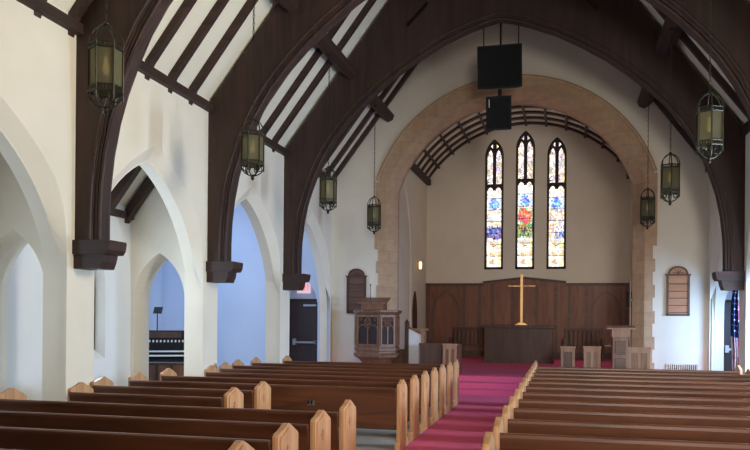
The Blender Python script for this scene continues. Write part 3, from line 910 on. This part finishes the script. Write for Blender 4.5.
t = thing('microphone', 'thin gooseneck microphone on the pulpit book rest', 'microphone', (PX-.08, PY-.3, ZP+1.83))
mb = MB(); mb.tube([(0,0,-.06),(0,.0,.15),(.0,-.02,.27)], .008, 6); obj('gooseneck', mb, M['black'], t)
mb = MB(); mb.tube([(0,-.02,.27),(0,-.035,.32)], .014, 8); obj('capsule', mb, M['black'], t)

# pulpit stair with parapet
t = thing('pulpit_stair', 'short pulpit stair with sloping white-lit panelled parapet and dark newel post', 'stair', (-2.5, 18.9, ZP))
mb = MB(); mb.box(-.06, .04, -.04, .06, 0, 1.18); mb.lathe([(.05,1.18),(.06,1.21),(.03,1.26),(.005,1.3)], (-.01,.01), 8); obj('newel_post', mb, M['oak_dark'], t)
mb = MB(); mb.prism([(.04, 0), (.36, 0), (.36, .92), (.04, 1.07)], 'y', 0, .05); obj('side_panel', mb, M['white'], t)  # white colour stands in for the light falling on this panel
mb = MB(); mb.beam((.02, .02, 1.10), (.38, .02, .93), .09, .05); obj('handrail', mb, M['oak'], t)
mb = MB(); mb.box(.36, .44, -.03, .07, 0, 1.0); obj('end_post', mb, M['oak_pale'], t)
mb = MB(); mb.box(.16, .50, .02, .3, 1.02, 1.06); mb.box(.22,.44,.06,.26,.0,1.02); obj('ledge', mb, M['oak_pale'], t)
for k in range(3):
    mb = MB(); mb.box(-.5, .34, .07+.25*k, .9, .17*k, .17*(k+1)); obj('step', mb, M['oak'], t)

def panel_screen(name, label, x0, x1, y, n, mats, h=.72, group=None, ret=0):
    t = thing(name, label, 'screen', (x0, y, ZP), group=group)
    L = x1-x0
    mb = MB(); mb.box(0, L, 0, .06, 0, h-.04)
    obj('panel_board', mb, mats[0], t)
    mb = MB(); mb.box(-.02, L+.02, -.03, .09, h-.05, h); obj('cap_rail', mb, mats[1], t)
    for k in range(n+1):
        x = (L-.06)*k/n; mb = MB(); mb.box(x, x+.06, -.02, .0, 0, h-.05); obj('stile', mb, mats[1], t)
    for za, zb in ((0, .1), (h-.13, h-.05)):
        mb = MB(); mb.box(0, L, -.022, 0, za, zb); obj('rail', mb, mats[1], t)
    if ret:
        mb = MB(); mb.box(0 if ret < 0 else L-.06, .06 if ret < 0 else L, .06, .9, 0, h-.04); obj('return_panel', mb, mats[0], t)
    return t
panel_screen('low_screen', 'dark panelled low screen right of the pulpit stair', -2.08, -1.55, 18.4, 2, (M['oak_dark'], M['oak_dark']), group='low panelled chancel screens')
panel_screen('low_screen', 'pale-lit panelled screen end beside the left chancel steps', -1.50, -1.17, 18.3, 2, (M['oak'], M['oak_pale']), group='low panelled chancel screens', ret=1)  # paler oak stands in for blue light on its varnish
panel_screen('low_screen', 'small panelled screen at the right side of the chancel steps', 1.25, 1.56, 17.95, 1, (M['oak_dark'], M['oak']), group='low panelled chancel screens', ret=-1)
panel_screen('low_screen', 'two panelled low screen just left of the lectern', 1.76, 2.13, 18.15, 2, (M['oak'], M['oak_pale']), group='low panelled chancel screens')
panel_screen('low_screen', 'pale panelled low screen just right of the lectern', 2.72, 3.18, 18.05, 2, (M['oak'], M['oak_pale']), group='low panelled chancel screens', ret=1)

# lectern
t = thing('lectern', 'square panelled wooden lectern at right of the chancel steps', 'lectern', (2.53, 17.9, ZP))
mb = MB(); mb.box(-.165, .165, -.17, .17, 0, 1.10); obj('body', mb, M['oak'], t)
mb = MB(); mb.box(-.185, .185, -.2, .2, .95, 1.12); obj('collar', mb, M['oak_pale'], t)
mb = MB(); mb.prism([(-.26, 1.12), (.24, 1.16), (.24, 1.20), (-.26, 1.15)], 'x', -.30, .31); obj('sloping_top', mb, M['oak_pale'], t)
for z0, z1 in ((.08, .48), (.56, .86)):
    mb = MB(); mb.box(-.115, .115, -.19, -.17, z0, z1); o = obj('raised_panel', mb, M['board_dark'], t, bevel=.008)
mb = MB(); mb.box(-.33, -.19, -.1, .1, .74, .76); obj('side_shelf', mb, M['oak'], t)
t = thing('microphone', 'thin gooseneck microphone on the lectern', 'microphone', (2.53, 17.95, ZP+1.17))
mb = MB(); mb.tube([(0,0,-.02),(0,.0,.18),(-.01,-.02,.27)], .007, 6); obj('gooseneck', mb, M['black'], t)
mb = MB(); mb.tube([(-.01,-.02,.27),(-.015,-.035,.32)], .013, 8); obj('capsule', mb, M['black'], t)
# wall speaker and torch pole by the right jamb
t = thing('wall_speaker', 'small black speaker fixed to the right jamb of the chancel arch', 'loudspeaker', (2.93, EW+.34, 2.0))
mb = MB(); mb.box(-.14, -.02, -.06, .06, 0, .36); obj('cabinet', mb, M['black'], t)
mb = MB(); mb.box(-.03, .0, -.02, .02, .15, .2); obj('wall_bracket', mb, M['steel'], t)
t = thing('processional_staff', 'slim wooden staff standing upright beside the right jamb', 'staff', (2.86, EW+.1, ZP))
mb = MB(); mb.tube([(0,0,.04),(0,0,2.3)], .016, 8); obj('shaft', mb, M['oak_pale'], t)
mb = MB(); mb.lathe([(.13,0),(.13,.03),(.03,.05)], seg=12); obj('base', mb, M['oak'], t)

# ------------------------------------------------------------------ flag
t = thing('flag', 'american flag hanging furled on a pole by the right arcade', 'flag', (4.94, 17.95, 0))
mb = MB(); mb.tube([(0,0,.05),(0,0,2.55)], .014, 8); obj('pole', mb, M['brass'], t)
mb = MB(); mb.lathe([(.17,0),(.17,.03),(.05,.07),(.02,.1)], seg=14); obj('stand_base', mb, M['brass'], t)
bm = bmesh.new(); NU, NV = 26, 44; grid = []
for j in range(NV+1):
    v = j/NV; row = []
    z = 2.40-1.78*v
    for i in range(NU+1):
        u = i/NU
        wdt = .055+.025*math.sin(v*3.0)+.03*v
        x = -.05+(u-.35)*wdt*2-.02*math.sin(v*5)
        y = -.05+.055*math.sin(u*13+v*2.2)+.02*math.sin(u*23-v*3)
        row.append(bm.verts.new((x, y, z-.12*u*u*v)))
    grid.append(row)
for j in range(NV):
    for i in range(NU):
        f = bm.faces.new((grid[j][i], grid[j+1][i], grid[j+1][i+1], grid[j][i+1])); f.smooth = True
        u, v = (i+.5)/NU, (j+.5)/NV
        if v < .60 and u < .95-.25*v: f.material_index = 2
        else: f.material_index = 0 if int((u*8+v*1.5)) % 2 == 0 else 1
for j in range(8):
    for i in range(3):
        v = .06+j*.065; u = .18+i*.24+(j % 2)*.12
        z = 2.40-1.78*v-.12*u*u*v; wdt = .055+.025*math.sin(v*3.0)+.03*v
        x = -.05+(u-.35)*wdt*2-.02*math.sin(v*5); y = -.05+.055*math.sin(u*13+v*2.2)+.02*math.sin(u*23-v*3)-.008
        q = [((.021 if k % 2 == 0 else .009)*math.sin(2*PI*k/10)+x, (.021 if k % 2 == 0 else .009)*math.cos(2*PI*k/10)+z) for k in range(10)]
        fq = bm.faces.new([bm.verts.new((p[0], y-.006, p[1])) for p in q]); fq.material_index = 1
me = bpy.data.meshes.new('cloth'); bm.to_mesh(me); bm.free()
for k in ('flag_red', 'flag_white', 'flag_blue'): me.materials.append(M[k])
cl = link('cloth', me, t); so = cl.modifiers.new('thick', 'SOLIDIFY'); so.thickness = .004


# ------------------------------------------------------------------ organ console and music stand in the side room
t = thing('organ_console', 'dark organ console with white stop tabs seen through the small left arch', 'organ', (-7.2, 15.3, 0), math.radians(28))
mb = MB(); mb.box(-.75, .75, 0, .55, 0, .72); obj('base_cabinet', mb, M['black'], t)
mb = MB(); mb.box(-.8, .8, .28, .6, .72, 1.36); obj('upper_cabinet', mb, M['black'], t)
for s in (-1, 1):
    mb = MB(); mb.prism([(-.1,0),(.6,0),(.6,1.36),(.3,1.36),(-.1,.8)], 'x', s*.8-.03, s*.8+.03); obj('cheek', mb, M['oak_dark'], t)
for k in range(2):
    mb = MB(); mb.box(-.6, .6, -.08+.12*k, .08+.12*k, .80+.09*k, .83+.09*k); m_ = obj('keyboard', mb, M['paper'], t)
    mb = MB()
    for j in range(34):
        if j % 7 in (2, 6): continue
        mb.box(-.59+j*.035, -.575+j*.035, -.02+.12*k, .08+.12*k, .83+.09*k, .84+.09*k)
    obj('black_keys', mb, M['black'], m_)
for k in range(18):
    mb = MB(); mb.box(-.68+k*.08, -.645+k*.08, .255, .28, 1.10, 1.15); obj('stop_tab', mb, M['paper'], t)
mb = MB(); mb.box(-.35, .35, .2, .23, 1.2, 1.22); mb.box(-.35,.35,.22,.26,1.2,1.34); obj('music_desk', mb, M['oak_dark'], t)
t = thing('choir_desk', 'low brown panelled choir desk in front of the organ console', 'desk', (-6.05, 13.5, 0), math.radians(12))
mb = MB(); mb.box(-.62, .62, 0, .05, 0, .74); obj('front_panel', mb, M['oak'], t)
mb = MB(); mb.box(-.66, .66, -.03, .3, .74, .78); obj('desk_top', mb, M['oak_dark'], t)
for k in range(5):
    mb = MB(); mb.box(-.62+k*.295, -.56+k*.295, -.015, 0, 0, .74); obj('stile', mb, M['oak_dark'], t)
for sg in (-1, 1):
    mb = MB(); mb.box(sg*.62-.02, sg*.62+.02, .05, .3, 0, .74); obj('end_panel', mb, M['oak'], t)
t = thing('music_stand', 'black music stand beside the organ console in the side room', 'music stand', (-8.08, 16.5, 0))
mb = MB(); mb.tube([(0,0,.1),(0,0,1.8)], .013, 8); obj('pole', mb, M['black'], t)
mb = MB(); mb.prism([(-.02,1.74),(.0,1.74),(.08,1.90),(.06,1.90)], 'x', -.11, .11); obj('desk', mb, M['black'], t)
for k in range(3):
    a = 2*PI*k/3+.4; mb = MB(); mb.tube([(0,0,.2),(.25*math.cos(a),.25*math.sin(a),.01)], .009, 6); obj('leg', mb, M['black'], t)

# ------------------------------------------------------------------ lights
def area(name, loc, rot, sx, sy, power, col):
    l = bpy.data.lights.new(name, 'AREA'); l.shape = 'RECTANGLE'; l.size = sx; l.size_y = sy; l.energy = power; l.color = col
    o = bpy.data.objects.new(name, l); COL.objects.link(o); o.location = loc; o.rotation_euler = rot; return o
def aim(o, target):
    d = Vector(target)-o.location
    o.rotation_euler = d.to_track_quat('-Z', 'Y').to_euler(); return o
WARM, COOL = (1., .90, .70), (.66, .82, 1.)
def spot(name, loc, target, power, col, angle, radius=.12):
    l = bpy.data.lights.new(name, 'SPOT'); l.energy = power; l.color = col; l.spot_size = math.radians(angle); l.spot_blend = .6; l.shadow_soft_size = radius
    o = bpy.data.objects.new(name, l); COL.objects.link(o); o.location = loc; return aim(o, target)
area('west_fill_light', (0, REAR+.3, 6.2), (PI/2, 0, 0), 3., 3., 40, WARM)  # unseen warm fill added in front of the closed rear wall
rd = aim(area('rear_fill_light', (3.2, REAR+.4, 2.6), (0, 0, 0), 1.6, 2.4, 150, (1., .93, .84)), (2.9, 12.0, .9)); rd.data.spread = 1.1  # fill added behind the camera for right pews and lectern; no door there
hs = aim(area('high_side_fill_light', (4.3, 7.0, 4.6), (0, 0, 0), 1.4, 2.0, 200, WARM), (-4.7, 8.4, 6.4)); hs.data.spread = 2.2  # warm key added inside the nave to brighten the left wall
for c, p in ((6.7, 170), (10.35, 290), (14.0, 190), (17.65, 80)):
    o = area('right_window_light', (6.0, c, 1.95), (0, PI/2, 0), 1.4, .35, p, ((.60, .78, 1.) if c < 13 else (.46, .66, 1.) if c < 17 else (.34, .58, 1.)))
    if c > 13: aim(o, (2.0, c+.6, .7)); o.data.spread = 2.0
    if c > 17: aim(o, (3.4, EW, .6)); o.data.spread = 1.8
for c, p in ((6.7, 22), (10.35, 55)):
    area('left_window_light', (-6.0, c, 2.0), (0, -PI/2, 0), 1.6, .8, p, (.58, .76, 1.))
area('side_room_window_light', (-9.4, 15.6, 4.1), (0, -PI/2+.3, 0), 1.6, 4.0, 230, (.50, .66, 1.))
cs = aim(area('chancel_side_fill_light', (3.3, 22.0, 3.2), (0, 0, 0), .8, 1.8, 26, (1., .90, .84)), (-1.8, 27, 1.6)); cs.data.spread = 2.2  # added out of view behind the right jamb to brighten the panelling
spot('vault_fill_light', (3.25, 20.3, 4.0), (-2.0, 25.4, 7.9), 105, (1., .90, .84), 62)  # pair of unseen spots added to brighten the vault
spot('vault_fill_light', (-3.3, 20.3, 4.0), (2.0, 25.4, 7.9), 70, (1., .90, .84), 62)
w = bpy.data.worlds.new('World'); scn.world = w; w.use_nodes = True
w.node_tree.nodes['Background'].inputs[0].default_value = (.8, .87, 1, 1); w.node_tree.nodes['Background'].inputs[1].default_value = .2

# ------------------------------------------------------------------ camera
cam = bpy.data.cameras.new('Camera'); co = bpy.data.objects.new('Camera', cam); COL.objects.link(co)
cam.sensor_width = 36; cam.lens = 767.65/750*36; cam.shift_y = (317.17-225)/750; cam.clip_end = 200
yaw, roll = .2411, .0085
co.location = (1.31, 0, 1.70)
co.matrix_world = Matrix.Translation(co.location) @ Matrix.Rotation(yaw, 4, 'Z') @ Matrix.Rotation(PI/2, 4, 'X') @ Matrix.Rotation(roll, 4, 'Z')
scn.camera = co
vs = scn.view_settings
vs.view_transform = 'Standard'; vs.look = 'None'; vs.exposure = 0.; vs.gamma = 1.; vs.use_curve_mapping = False
